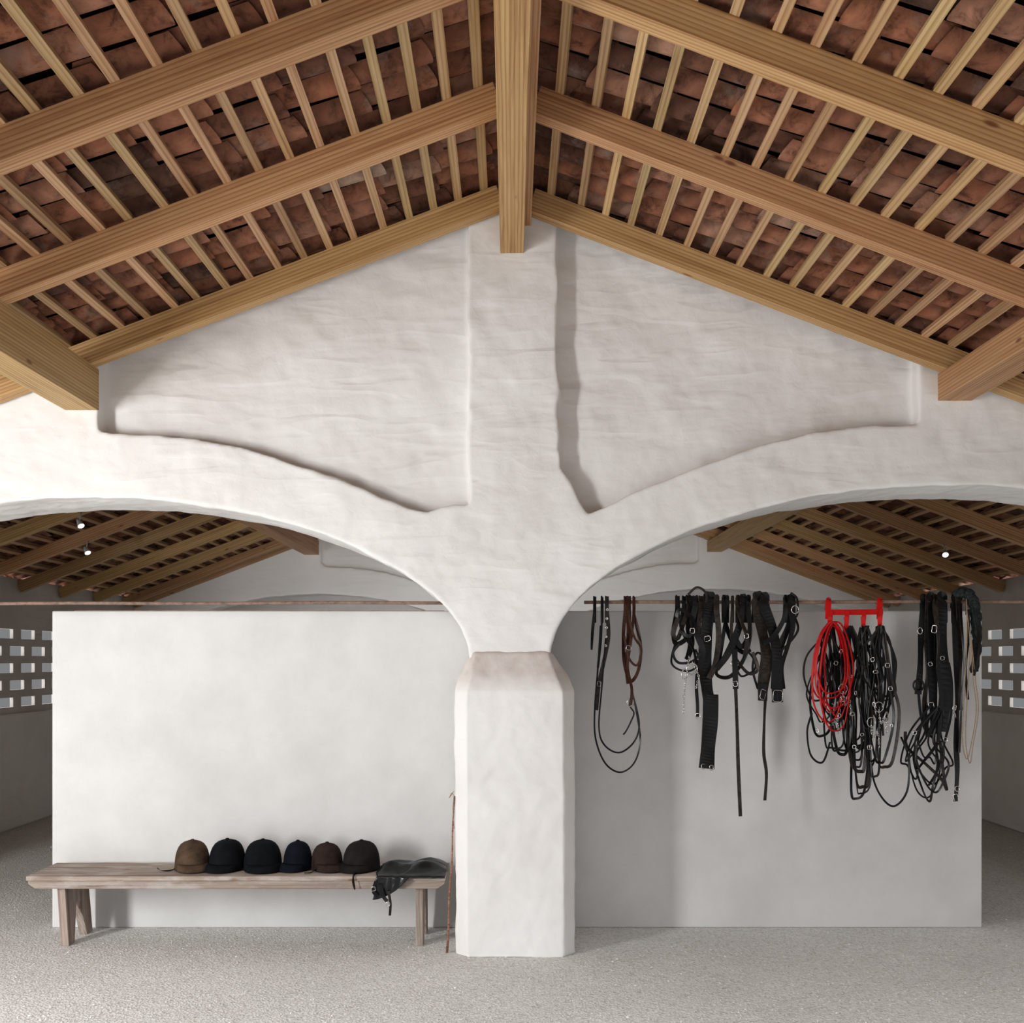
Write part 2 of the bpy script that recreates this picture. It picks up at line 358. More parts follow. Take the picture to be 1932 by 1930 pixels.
# ------------------------------------------------------------ ceiling of terracotta tiles
th = math.atan(SL); ct, st = math.cos(th), math.sin(th)
V = []; Fc = []; T = []; MI = []
Y0R, Y1R = 2.45, 16.4
for sg in (-1, 1):
    d = Vector((sg*ct, 0, -st)); n = Vector((sg*st, 0, ct))
    O = Vector((0, 0, 4.413+0.139+0.036))
    pitch = 0.203; rows = int((Y1R-Y0R)/pitch); LL = 0.40; EX = 0.33
    ncourse = 19
    for j in range(rows):
        for kind in (0, 1):
            yc = Y0R+0.1+j*pitch+(pitch/2 if kind else 0)
            wob = 0.05*math.sin(j*0.9)+random.uniform(-0.025, 0.025)
            for i in range(-1, ncourse):
                s0 = i*EX+wob+0.06+random.uniform(-0.02, 0.02)
                if s0 > 5.9: continue
                s0c = max(s0, 0.0)
                tint = min(1, max(0.2, random.gauss(0.54, 0.18))) if kind == 0 else random.uniform(0, 0.12)  # cover tiles coloured near black, painting shade between the pans
                jy = random.uniform(-0.005, 0.005); rot = random.uniform(-0.03, 0.03); jn = random.uniform(-0.002, 0.008)
                ra, rb = 0.086, 0.074
                if kind: ra, rb = 0.085, 0.10
                base = len(V); K = 13; A = math.radians(68 if kind == 0 else 75)
                for q, (s, r_, nn) in enumerate(((s0c, ra, 0.0), (s0c+LL*0.5, (ra+rb)/2, 0.014), (s0c+LL, rb, 0.030))):
                    for k in range(K):
                        a = -A+2*A*k/(K-1)
                        yy = yc+jy+(s-s0)*rot+r_*math.sin(a)*1.02
                        if kind == 0: h = nn+jn+r_*(1-math.cos(a))*1.05
                        else: h = 0.165+jn+nn*0.4-r_*(1-math.cos(a))
                        ss = s+(0.045*(math.cos(a)-0.5) if q == 2 else (-0.045*(math.cos(a)-0.5) if q == 0 and s0 > 0.06 else 0))
                        V.append(O+d*ss+n*h+Vector((0, yy, 0))); T.append(tint)
                for q in range(2):
                    for k in range(K-1):
                        Fc.append((base+q*K+k, base+q*K+k+1, base+q*K+K+k+1, base+q*K+K+k)); MI.append(0)
    base = len(V)  # added slab over the tiles, only there to block light
    for s in (-0.02, 6.3):
        for hN in (0.190, 0.225):
            for yy in (Y0R, Y1R+0.2):
                V.append(O+d*s+n*hN+Vector((0, yy, 0))); T.append(0.05)
    q = [(0, 1, 3, 2), (4, 6, 7, 5), (0, 4, 5, 1), (2, 3, 7, 6), (0, 2, 6, 4), (1, 5, 7, 3)]
    Fc += [tuple(base+i for i in ff) for ff in q]; MI += [1]*6
me = bpy.data.meshes.new('ceiling'); me.from_pydata([tuple(v) for v in V], [], Fc); me.update()
at = me.attributes.new('tint', 'FLOAT', 'POINT'); at.data.foreach_set('value', T)
me.materials.append(M_TILE); me.materials.append(M_LIGHTSTOP)
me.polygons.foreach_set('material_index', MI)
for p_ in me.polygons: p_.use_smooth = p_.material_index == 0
o = bpy.data.objects.new('ceiling', me); COL.objects.link(o); tag(o, 'underside of terracotta roof tiles', kind='structure')

# battens
def batten(X, ya, yb, grp):
    zc = zb(X)+0.139+0.018
    sg = 1 if X > 0 else -1
    nrm = Vector((sg*st, 0, ct))
    o = beam('roof_batten', (X, ya, zc), (X+random.uniform(-0.008, 0.008), yb, zc), 0.042, 0.034, M_BATTEN, 0.0012, up=nrm)
    tag(o, 'narrow pine batten under the terracotta roof tiles', 'roof batten', grp)
i = 0
while 0.155+i*0.152 < 5.15:
    X = -(0.155+i*0.152)+random.uniform(-0.008, 0.008)
    batten(X, Y0R+0.02, 6.3, 'pine roof battens'); batten(X, 6.305, 16.3, 'pine roof battens'); i += 1
i = 0
while 0.245+i*0.155 < 5.15:
    X = (0.245+i*0.155)+random.uniform(-0.008, 0.008)
    batten(X, Y0R+0.02, 6.3, 'pine roof battens'); batten(X, 6.305, 16.3, 'pine roof battens'); i += 1

# rafters
def rafter(sg, yback, wy=0.09, xe=5.3, h=0.130):
    vh = h/ct; top = 0.130/ct
    x0 = 0.066 if sg < 0 else 0.118
    p0 = Vector((sg*x0, yback-wy/2, zb(x0)+top-vh/2)); p1 = Vector((sg*xe, yback-wy/2, zb(xe)+top-vh/2))
    o = beam('rafter', p0, p1, wy, h, M_PINE, 0.002, up=Vector((0, 0, 1)))
    tag(o, 'sloping pine rafter beam carrying the roof battens', 'rafter', 'pine rafters')
for yb_ in (6.02, 4.96, 4.0, 3.04):
    rafter(-1, yb_); rafter(1, yb_)
for k in range(8):
    yb_ = 6.95+k*0.96
    if yb_ < 13.95: rafter(-1, yb_, 0.075, 5.19, 0.115); rafter(1, yb_, 0.075, 5.19, 0.115)
rafter(-1, 14.03, 0.075, 5.19, 0.115); rafter(1, 14.03, 0.075, 5.19, 0.115)
def ybeam(name, x0, x1, z0, z1, ya, yb, label, cat, mat=M_PINE):
    o = beam(name, ((x0+x1)/2, ya, (z0+z1)/2), ((x0+x1)/2, yb, (z0+z1)/2), x1-x0, z1-z0, mat, 0.003)
    tag(o, label, cat); return o
ybeam('ridge_beam', -0.066, 0.072, 4.17, 4.52, Y0R+0.05, 6.06, 'thick pine ridge beam ending on the plastered pilaster', 'beam')
ybeam('ridge_board', 0.073, 0.117, 4.33, 4.50, Y0R+0.05, 6.05, 'pine board fixed along the side of the ridge beam', 'board')
ybeam('ridge_beam', -0.066, 0.072, 4.17, 4.52, 6.6, 14.05, 'thick pine ridge beam behind the arched wall', 'beam')
def purl(x0, x1, z0, ya, yb, lab):
    V = []
    for y in (ya, yb):
        V += [(x0, y, z0), (x1, y, z0), (x1, y, zb(x1)-0.001), (x0, y, zb(x0)-0.001)]
    cx_ = (x0+x1)/2; L = (ya+yb)/2
    loc = Vector((cx_, L, z0)); VV = [((v[1]-L), -(v[0]-cx_), v[2]-z0) for v in V]
    o = mk('purlin', VV, [(0, 1, 2, 3), (7, 6, 5, 4), (0, 4, 5, 1), (1, 5, 6, 2), (2, 6, 7, 3), (3, 7, 4, 0)], M_PINE)
    o.location = loc; o.rotation_euler = (0, 0, math.pi/2); bevel(o, 0.003)
    tag(o, lab, 'beam', 'pine purlins')
purl(-2.655, -2.455, 3.235, Y0R+0.05, 6.06, 'heavy pine purlin ending on the arched wall')
purl(2.535, 2.735, 3.29, Y0R+0.05, 6.06, 'heavy pine purlin ending on the arched wall')
purl(-2.86, -2.66, 3.20, 6.6, 14.06, 'heavy pine purlin in the rear bay')
purl(2.70, 2.90, 3.24, 6.6, 14.06, 'heavy pine purlin in the rear bay')

# ------------------------------------------------------------ rod
def tube(name, pts, r, mat, parent=None, seg=8, loc=(0, 0, 0), closed=False):
    loc = Vector(loc); pts = [Vector(p)-loc for p in pts]; V = []; Fc = []; n = len(pts)
    for i, p in enumerate(pts):
        if closed: t = (pts[(i+1) % n]-pts[i-1]).normalized()
        else: t = (pts[min(i+1, n-1)]-pts[max(i-1, 0)]).normalized()
        a = Vector((0, 1, 0)) if abs(t.y) < 0.9 else Vector((1, 0, 0))
        u = t.cross(a).normalized(); w = t.cross(u).normalized()
        rr = r(i/(n-1)) if callable(r) else r
        for k in range(seg):
            q = 2*math.pi*k/seg; V.append(p+u*rr*math.cos(q)+w*rr*math.sin(q))
    m = n if closed else n-1
    for i in range(m):
        for k in range(seg):
            j = (i+1) % n
            Fc.append((i*seg+k, i*seg+(k+1) % seg, j*seg+(k+1) % seg, j*seg+k))
    if not closed: Fc += [tuple(range(seg)), tuple(range((n-1)*seg, n*seg))]
    return mk(name, V, Fc, mat, loc if not parent else (0, 0, 0), parent, True)
RY = 6.30; RZ = 2.105
for a, c in ((-4.77, -0.425), (0.45, 5.03)):
    n = 24; pts = [(a+(c-a)*i/n, RY, RZ+0.002*math.sin(i*0.7)+(a+(c-a)*i/n)*0.002) for i in range(n+1)]
    o = tube('iron_rod', pts, 0.0105, M_RUST, loc=pts[0]); tag(o, 'long thin rusty iron rod spanning the arch opening', 'rod', 'rusty rods')

# ------------------------------------------------------------ spot lamps
def lamp(loc, aim, lab):
    e = empty('spotlight', loc, lab, 'lamp', 'ceiling spotlights')
    prof = [(0.0, -0.05), (0.018, -0.05), (0.024, -0.02), (0.032, 0.02), (0.040, 0.05), (0.036, 0.05), (0.0, 0.02)]
    q_ = 0.8
    V = []; Fc = []; K = 14
    for r_, z in prof:
        for k in range(K): V.append((q_*r_*math.cos(6.283*k/K), q_*r_*math.sin(6.283*k/K), z*q_))
    for i in range(len(prof)-1):
        for k in range(K): Fc.append((i*K+k, i*K+(k+1) % K, i*K+K+(k+1) % K, i*K+K+k))
    R = Vector(aim).normalized().to_track_quat('Z', 'Y')
    s = mk('lamp_head', V, Fc, M_LAMPW, (0, 0, 0), e, True); s.rotation_mode = 'QUATERNION'; s.rotation_quaternion = R
    V = [(0.026*math.cos(6.283*k/K), 0.026*math.sin(6.283*k/K), 0.038) for k in range(K)]+[(0, 0, 0.045)]
    bq = mk('bulb', V, [(k, (k+1) % K, K) for k in range(K)], M_BULB, (0, 0, 0), e, True); bq.rotation_mode = 'QUATERNION'; bq.rotation_quaternion = R
    zr = zb(loc[0])
    tube('bracket', [(0, 0, 0), (0, 0.01, (zr-loc[2])*0.5), (0, 0.03, zr-loc[2]+0.02)], 0.007, M_LAMPW, e)
for px, py, yr in ((163, 1027, 9.72), (1783, 1016, 9.70), (150, 968, 8.76)):
    p_ = P(px, py, yr); zr = zb(p_.x); p_.z = min(p_.z, zr-0.07)
    lamp(p_, (0.5, -0.35, -0.75) if px < 900 else (-0.2, -0.7, -0.6), 'small white ceiling spotlight with lit bulb')

# ------------------------------------------------------------ bench
BX0, BX1, BY0, BY1, BZ = -2.94, -0.40, 6.16, 6.58, 0.44
be = empty('bench', ((BX0+BX1)/2, (BY0+BY1)/2, 0), 'long narrow weathered wooden bench standing along the partition wall', 'bench')
bo = be.location
def bpart(name, V, Fc, mat=M_BENCH, bev=0.004):
    o = mk(name, [Vector(v)-bo for v in V], Fc, mat, (0, 0, 0), be); bevel(o, bev); return o
V = []; Fc = []; nx = 40
for i in range(nx+1):
    x = BX0+(BX1-BX0)*i/nx
    w = 0.003*math.sin(i*0.9)+0.002*math.sin(i*2.3)
    V += [(x, BY0+w, BZ-0.028), (x, BY1-w, BZ-0.028), (x, BY1-w, BZ), (x, BY0+w, BZ)]
for i in range(nx):
    for k in range(4): Fc.append((i*4+k, i*4+(k+1) % 4, i*4+4+(k+1) % 4, i*4+4+k))
Fc += [(0, 1, 2, 3), (nx*4, nx*4+3, nx*4+2, nx*4+1)]
bpart('seat', V, Fc)
for y0 in (BY0+0.014, BY1-0.037):
    V = []
    for y in (y0, y0+0.022):
        V += [(BX0+0.005, y, BZ-0.028), (BX1-0.005, y, BZ-0.028), (BX1-0.005, y, BZ-0.050), (BX1-0.05, y, BZ-0.080), (BX0+0.05, y, BZ-0.080), (BX0+0.005, y, BZ-0.050)]
    Fc = [(0, 1, 2, 3, 4, 5), (11, 10, 9, 8, 7, 6)]+[(k, (k+1) % 6, (k+1) % 6+6, k+6) for k in range(6)]
    bpart('rail', V, Fc)
def legboard(xa, xb, lean):
    prof = [(BY0+0.04, BZ-0.028), (BY1-0.04, BZ-0.028), (BY1-0.005, 0), (BY1-0.09, 0), ((BY0+BY1)/2, BZ-0.13), (BY0+0.145, 0), (BY0+0.06, 0)]
    V = []
    for s in (0, 1):
        for y, z in prof:
            x = (xa, xb)[s]+lean*(BZ-z)/BZ
            V.append((x, y, z))
    n = len(prof); c = Vector(((xa+xb)/2, (BY0+BY1)/2, 0))
    Fc = [tuple(range(n)), tuple(range(2*n-1, n-1, -1))]+[(k, (k+1) % n, (k+1) % n+n, k+n) for k in range(n)]
    VV = [(z, y-c.y, -(x-c.x)) for x, y, z in V]
    o = mk('leg', VV, Fc, M_BENCH, c-bo, be); o.rotation_euler = (0, -math.pi/2, 0); bevel(o, 0.003)
legboard(-2.775, -2.725, 0.02); legboard(-0.585, -0.54, 0.0)

# ------------------------------------------------------------ helmets
def helmet_mat(nm, col): return simple(nm, col, 0.9, 0, 14, 0.35, 0.1, 0, 0.12)
def helmet(px, wpx, hpx, col, lab, yaw, Y=6.37):
    X = (px-CX)*Y/F; w = wpx*Y/F; hh = hpx*Y/F*0.86
    e = empty('riding_helmet', (X, Y, BZ), lab, 'helmet', 'riding helmets on the bench'); e.rotation_euler = (0, 0, yaw)
    m = helmet_mat('velvet_'+str(px), col)
    prof = [(0.97, 0.0), (1.0, 0.015), (1.0, 0.08), (1.0, 0.18), (0.985, 0.33), (0.95, 0.49), (0.89, 0.63), (0.80, 0.76), (0.665, 0.87), (0.49, 0.94), (0.26, 0.985), (0.0, 0.995)]
    K = 36; V = []; Fc = []
    for r_, z in prof:
        for k in range(K):
            a = 2*math.pi*k/K
            rr = r_*w/2*0.985
            drop = 0.0 if z > 0.1 else 0.008*math.sin(a)
            V.append((rr*math.cos(a)*0.98, rr*1.10*math.sin(a), max(0.002, z*hh+drop)))
    for i in range(len(prof)-1):
        for k in range(K): Fc.append((i*K+k, i*K+(k+1) % K, i*K+K+(k+1) % K, i*K+K+k))
    sh = mk('shell', V, Fc, m, (0, 0, 0), e, True)
    so = sh.modifiers.new('solid', 'SOLIDIFY'); so.thickness = 0.008; so.offset = -1
    V = []; Fc = []; K2 = 18
    for i in range(K2+1):
        a = math.radians(-160+140*i/K2); c = math.cos(a); s = math.sin(a)
        ext = 0.045*math.sin(math.pi*i/K2)**0.7
        for (rr, z) in ((w/2*0.96, 0.052), (w/2*0.96+ext*0.6, 0.038), (w/2*0.96+ext, 0.012), (w/2*0.96+ext*0.97, 0.006), (w/2*0.94, 0.030)):
            V.append((rr*c*0.98, rr*s*1.08, z))
    for i in range(K2):
        for k in range(5): Fc.append((i*5+k, i*5+(k+1) % 5, i*5+5+(k+1) % 5, i*5+5+k))
    mk('peak', V, Fc, m, (0, 0, 0), e, True)
    pts = [(w/2*0.985*math.cos(a)*0.99, w/2*1.085*math.sin(a), 0.010) for a in [2*math.pi*k/40 for k in range(40)]]
    tube('rim_band', pts, 0.004, m, e, 6, closed=True)
    V = []; Fc = []; K = 12
    for r_, z in ((0.013, 0), (0.013, 0.005), (0.009, 0.010), (0.0, 0.012)):
        for k in range(K): V.append((r_*math.cos(6.283*k/K), r_*math.sin(6.283*k/K), z+hh*0.99-0.002))
    for i in range(3):
        for k in range(K): Fc.append((i*K+k, i*K+(k+1) % K, i*K+K+(k+1) % K, i*K+K+k))
    mk('button', V, Fc, m, (0, 0, 0), e, True)
    return e
def catmull(pts, sub=8, closed=False):
    pts = [Vector(p) for p in pts]; out = []; n = len(pts)
    rng = range(n) if closed else range(n-1)
    for i in rng:
        if closed: p0, p1, p2, p3 = pts[i-1], pts[i], pts[(i+1) % n], pts[(i+2) % n]
        else: p0, p1, p2, p3 = pts[max(i-1, 0)], pts[i], pts[i+1], pts[min(i+2, n-1)]
        for s in range(sub):
            t = s/sub
            out.append(0.5*((2*p1)+(-p0+p2)*t+(2*p0-5*p1+4*p2-p3)*t*t+(-p0+3*p1-3*p2+p3)*t**3))
    if not closed: out.append(pts[-1])
    return out
def ribbon(name, pts, w, t, mat, parent, twist=(0, 0), closed=False, sub=8):
    pts = catmull(pts, sub, closed); n = len(pts); V = []; Fc = []
    off = parent.location
    for i, p in enumerate(pts):
        if closed: tg = (pts[(i+1) % n]-pts[i-1])
        else: tg = (pts[min(i+1, n-1)]-pts[max(i-1, 0)])
        tg.normalize()
        y = Vector((0, 1, 0)); nrm = (y-tg*y.dot(tg))
        if nrm.length < 0.2: nrm = Vector((0, 0, 1))-tg*tg.z
        nrm.normalize(); sd = tg.cross(nrm).normalized()
        a = twist[0]+(twist[1]-twist[0])*(0.5-0.5*math.cos(2*math.pi*i/n) if closed else i/(n-1))
        if not closed and n > 24: a += 0.22*math.sin(i*0.31+w*900)
        s2 = sd*math.cos(a)+nrm*math.sin(a); n2 = nrm*math.cos(a)-sd*math.sin(a)
        for (u, v_) in ((-1, -1), (1, -1), (1, 1), (-1, 1)):
            V.append(p-off+s2*u*w/2+n2*v_*t/2)
    m = n if closed else n-1
    for i in range(m):
        j = (i+1) % n
        for k in range(4): Fc.append((i*4+k, i*4+(k+1) % 4, j*4+(k+1) % 4, j*4+k))
    if not closed: Fc += [(0, 1, 2, 3), ((n-1)*4+3, (n-1)*4+2, (n-1)*4+1, (n-1)*4)]
    return mk(name, V, Fc, mat, (0, 0, 0), parent, False)
def ring(name, c, rx, rz, r, parent, mat=M_STEEL, yaw=0.0):
    pts = []
    for k in range(20):
        a = 2*math.pi*k/20
        pts.append(Vector(c)-parent.location+Vector((rx*math.cos(a)*math.cos(yaw), rx*math.cos(a)*math.sin(yaw), rz*math.sin(a))))
    return tube(name, pts, r, mat, parent, 6, closed=True)
rb = random.Random(12)
def buckle(c, w, h_, parent):
    c = Vector(c)-parent.location; q = 0.3; yaw = rb.uniform(-0.9, 0.9); rl = rb.uniform(-0.3, 0.3)
    pts = []
    for (sx_, sz_) in ((-1, -1+q), (-1+q, -1), (1-q, -1), (1, -1+q), (1, 1-q), (1-q, 1), (-1+q, 1), (-1, 1-q)):
        x = sx_*w/2; z = sz_*h_/2; x, z = x*math.cos(rl)-z*math.sin(rl), x*math.sin(rl)+z*math.cos(rl)
        pts.append(c+Vector((x*math.cos(yaw), -0.006+x*math.sin(yaw), z)))
    return tube('buckle', pts, 0.0024, M_STEEL, parent, 6, closed=True)
def chain(pts, parent, size=0.010):
    pts = catmull(pts, 10); V = []; Fc = []; off = parent.location
    last = None; k_ = 0
    for p in pts:
        if last is None or (p-last).length > size*1.35:
            last = p; k_ += 1; base = len(V); A = 10; B = 5
            for a in range(A):
                for b_ in range(B):
                    aa = 6.283*a/A; bb = 6.283*b_/B
                    rr = 0.0022*math.cos(bb)
                    x = (size*0.6+rr)*math.cos(aa); z = (size+rr)*math.sin(aa); y = 0.0022*math.sin(bb)
                    if k_ % 2: x, y = y, x
                    V.append(p-off+Vector((x, y, z)))
            for a in range(A):
                for b_ in range(B):
                    Fc.append((base+a*B+b_, base+((a+1) % A)*B+b_, base+((a+1) % A)*B+(b_+1) % B, base+a*B+(b_+1) % B))
    return mk('chain', V, Fc, M_STEEL, (0, 0, 0), parent, True)

HEL = [(363, 66, 64, (0.085, 0.058, 0.038), 'brown suede riding helmet with a button on top', 0.5),
       (429, 67, 66, (0.008, 0.009, 0.011), 'black velvet riding helmet beside the brown one', -0.4),
       (496, 73, 65, (0.007, 0.008, 0.010), 'large black velvet riding helmet in the row', 0.3),
       (562, 53, 62, (0.007, 0.009, 0.015), 'small navy velvet riding helmet in the row', -0.5),
       (617, 60, 58, (0.036, 0.023, 0.020), 'dark brown velvet riding helmet with black chin strap', 0.6),
       (682, 69, 63, (0.019, 0.016, 0.016), 'near-black brownish velvet riding helmet at row end', -0.5)]
hes = [helmet(*h_) for h_ in HEL]
def helm_strap(e, wpts, w=0.014):
    tmp = bpy.data.objects.new('t', None); tmp.location = (0, 0, 0)
    o = ribbon('chin_strap', wpts, w, 0.003, M_BLACK, tmp, (1.2, 1.2))
    inv = (Matrix.Translation(e.location) @ e.rotation_euler.to_matrix().to_4x4()).inverted()
    o.data.transform(inv); o.parent = e
    bpy.data.objects.remove(tmp)
z0 = BZ+0.006
helm_strap(hes[0], [(-2.07, 6.34, z0+0.01), (-2.12, 6.30, z0), (-2.17, 6.29, z0+0.004), (-2.19, 6.30, z0+0.016)], 0.016)
helm_strap(hes[4], [(-1.20, 6.30, z0+0.015), (-1.23, 6.25, z0), (-1.265, 6.22, z0+0.002)], 0.014)
helm_strap(hes[5], [(-0.965, 6.30, z0+0.015), (-0.955, 6.22, z0), (-0.955, 6.155, z0), (-0.955, 6.142, BZ-0.03), (-0.945, 6.14, BZ-0.075)], 0.018)

# ------------------------------------------------------------ leather chaps
from mathutils import noise as mn
nx, ny = 70, 56; V = []; Fc = []
ce = empty('leather_chaps', (-0.62, 6.3, BZ), 'crumpled glossy black leather chaps draped over the bench end', 'chaps')
for i in range(nx+1):
    u = i/nx
    for j in range(ny+1):
        v_ = j/ny
        x = -0.82+0.42*u
        back = 6.50-0.05*math.sin(u*3)
        drop = 0.13*max(0, 1-(u/0.48)**2)+0.01
        tot = (back-6.148)+drop; s = v_*tot
        nse = mn.noise(Vector((x*7, v_*3, 3.1)))
        ridge = abs(mn.noise(Vector((x*8+v_*3.0, v_*4, 7.7))))
        envelope = math.sin(math.pi*min(1, max(0.0, u*0.92+0.06)))**0.5*math.sin(math.pi*min(1, v_*0.8+0.12))
        hgt = BZ+0.006+envelope*(0.028+0.060*ridge+0.02*nse+0.040*u)
        if s < back-6.148:
            y = back-s; z = hgt
            if y < 6.25: z = BZ+0.006+(z-BZ-0.006)*max(0.12, (y-6.148)/0.10)
        else:
            dd = s-(back-6.148)
            y = 6.136-0.018*abs(mn.noise(Vector((x*18, dd*6, 0)))); z = BZ+0.004-dd
            x += dd*(-0.15+0.3*mn.noise(Vector((x*6, 0, 9))))
        x += 0.012*mn.noise(Vector((u*4, v_*9, 1.0)))
        V.append(Vector((x, y, z))-ce.location)
for i in range(nx):
    for j in range(ny): Fc.append((i*(ny+1)+j, i*(ny+1)+j+1, (i+1)*(ny+1)+j+1, (i+1)*(ny+1)+j))
o = mk('leather', V, Fc, M_CHAPS, (0, 0, 0), ce, True); m_ = o.modifiers.new('s', 'SOLIDIFY'); m_.thickness = 0.004
ribbon('strap', [(-0.815, 6.12, 0.42), (-0.83, 6.115, 0.36), (-0.80, 6.11, 0.33)], 0.02, 0.003, M_BLACK, ce, (0.3, 0.8))
ribbon('strap', [(-0.74, 6.12, 0.36), (-0.728, 6.115, 0.29), (-0.73, 6.11, 0.215)], 0.016, 0.003, M_DARK, ce, (0.1, 0.6))
ribbon('strap', [(-0.79, 6.12, 0.40), (-0.77, 6.115, 0.33), (-0.745, 6.11, 0.30)], 0.022, 0.003, M_BLACK, ce, (0.1, 0.4))
ring('ring', (-0.742, 6.105, 0.285), 0.012, 0.014, 0.0025, ce)
buckle((-0.83, 6.115, 0.375), 0.024, 0.024, ce)

# ------------------------------------------------------------ cane
se = empty('walking_cane', (-0.385, 6.07, 0), 'thin brown cane with raffia lash leaning by the pillar', 'cane')
pts = [Vector((-0.385+0.045*i/12+0.003*math.sin(i*1.1), 6.07+0.02*i/12, 0.93*i/12+0.006))-se.location for i in range(13)]
tube('shaft', pts, lambda t: 0.0075-0.0035*t, M_STICK, se, 8)
pts = [p-se.location for p in catmull([(-0.343, 6.09, 0.74), (-0.350, 6.075, 0.86), (-0.345, 6.08, 0.93), (-0.356, 6.08, 0.955), (-0.372, 6.085, 0.925), (-0.358, 6.08, 0.945), (-0.345, 6.09, 0.965)], 6)]
tube('lash', pts, 0.0020, M_CORD, se, 6)

# ------------------------------------------------------------ tack hanging on the rod
def Q(x, y, dy=0.0): return P(x, y, RY+dy)
def hang(name, px, lab, cat='bridle', grp='riding tack hanging from the rod'):
    return empty(name, Q(px, 1134), lab, cat, grp)
def over(pts, w, mat, par, dy=-0.03, tw=(0, 0), t=0.004, name='strap'):
    out = []
    x0 = pts[0][0]
    out.append(Q(x0, 1175, 0.03)); out.append(Q(x0, 1136, 0.024)); out.append(Q(x0, 1126, 0.0)); out.append(Q(x0, 1133, -0.022))
    for (x, y) in pts[0:]:
        out.append(Q(x, max(y, 1142), dy+random.uniform(-0.008, 0.008)))
    return ribbon(name, out, w, t, mat, par, tw)
def free(pts, w, mat, par, dy=-0.03, tw=(0, 0), t=0.004, closed=False, name='strap'):
    return ribbon(name, [Q(x, y, dy+random.uniform(-0.01, 0.01)) for x, y in pts], w, t, mat, par, tw, closed)

# 1
e = hang('bridle', 1165, 'brown and black bridle with studded strap and long looped reins')
over([(1122, 1150), (1118, 1190), (1116, 1226)], 0.020, M_BLACK, e, tw=(0.2, 0.8))
over([(1145, 1150), (1148, 1200), (1140, 1245), (1130, 1290), (1125, 1340)], 0.024, M_DARK, e)
over([(1136, 1150), (1134, 1200), (1128, 1260)], 0.018, M_BLACK, e, dy=-0.02, tw=(0.5, 0.9))
for k in range(5):
    c = Q(1146-k*0.8, 1150+k*17, -0.045); ring('stud', c, 0.006, 0.006, 0.004, e)
over([(1180, 1150), (1176, 1200), (1178, 1250), (1190, 1285), (1205, 1262), (1208, 1215), (1196, 1160)], 0.022, M_BROWN, e, tw=(0, 0.7))
over([(1196, 1155), (1190, 1210), (1184, 1258), (1192, 1300), (1190, 1330)], 0.018, M_BROWN, e, dy=-0.045, tw=(0.5, 0.1))
over([(1186, 1150), (1186, 1200), (1182, 1250), (1186, 1290)], 0.028, M_BROWN, e, dy=-0.03, tw=(0.2, 0.4))
over([(1186, 1160), (1196, 1200), (1210, 1225), (1202, 1255), (1186, 1240), (1178, 1200)], 0.014, M_BROWN, e, dy=-0.05)
free([(1133, 1180), (1128, 1260), (1122, 1340), (1124, 1395), (1142, 1440), (1170, 1457), (1196, 1440), (1208, 1400), (1202, 1350), (1192, 1300)], 0.010, M_BLACK, e, tw=(0.6, 0.2))
free([(1143, 1200), (1136, 1290), (1130, 1370), (1140, 1405), (1168, 1420), (1196, 1400), (1206, 1365), (1194, 1310)], 0.010, M_BLACK, e, dy=-0.05, tw=(0.8, 0.3))
free([(1192, 1310), (1188, 1330), (1196, 1345), (1190, 1362), (1182, 1378), (1176, 1386)], 0.009, M_BLACK, e)
ring('bit_ring', Q(1190, 1325, -0.04), 0.022, 0.026, 0.003, e)
buckle(Q(1186, 1222, -0.05), 0.03, 0.025, e); buckle(Q(1130, 1290, -0.04), 0.03, 0.03, e)

# 2
e = hang('harness', 1310, 'black leather harness with bit chain and wide girth strap', 'harness')
over([(1278, 1150), (1270, 1190), (1276, 1215), (1300, 1200), (1318, 1165)], 0.030, M_BLACK, e, tw=(0, 0.8))
over([(1298, 1150), (1288, 1180), (1280, 1205), (1270, 1195), (1282, 1160)], 0.034, M_DARK, e, dy=-0.05, tw=(0.4, 1.0))
over([(1312, 1145), (1306, 1175), (1316, 1200), (1326, 1230), (1318, 1262)], 0.036, M_BLACK, e, dy=-0.055)
over([(1304, 1145), (1300, 1180), (1304, 1215), (1296, 1245)], 0.046, M_BLACK, e, dy=-0.03, tw=(0.2, 0.5))
over([(1290, 1145), (1284, 1175), (1292, 1200), (1308, 1225), (1314, 1255)], 0.024, M_BLACK, e, dy=-0.06, tw=(0.2, 0.7))
over([(1322, 1145), (1318, 1190), (1326, 1240), (1322, 1275)], 0.028, M_DARK, e, dy=-0.04, tw=(0.4, 0.2))
free([(1276, 1165), (1282, 1150), (1300, 1160), (1312, 1180), (1300, 1200), (1282, 1190)], 0.022, M_BLACK, e, dy=-0.07, tw=(0.3, 0.6))
free([(1298, 1122), (1315, 1108), (1332, 1120), (1330, 1150), (1320, 1170)], 0.014, M_DARK, e, dy=-0.035, tw=(0.2, 0.6))
free([(1290, 1170), (1268, 1235), (1272, 1258), (1300, 1266), (1320, 1250), (1312, 1225)], 0.012, M_BLACK, e)
free([(1282, 1215), (1270, 1232), (1280, 1250), (1306, 1248), (1322, 1232)], 0.016, M_BLACK, e, dy=-0.05)
over([(1338, 1150), (1332, 1200), (1330, 1250), (1334, 1300), (1340, 1330)], 0.080, M_BLACK, e, dy=-0.035, tw=(0.1, 0.25), t=0.007)
over([(1352, 1150), (1356, 1200), (1350, 1250), (1338, 1280)], 0.034, M_DARK, e, dy=-0.06)
free([(1341, 1310), (1340, 1360), (1336, 1410), (1333, 1450)], 0.094, M_BLACK, e, dy=-0.05, tw=(0.15, 0.2), t=0.012, name='girth_pad')
free([(1318, 1245), (1314, 1290), (1316, 1330), (1316, 1352)], 0.020, M_BLACK, e)
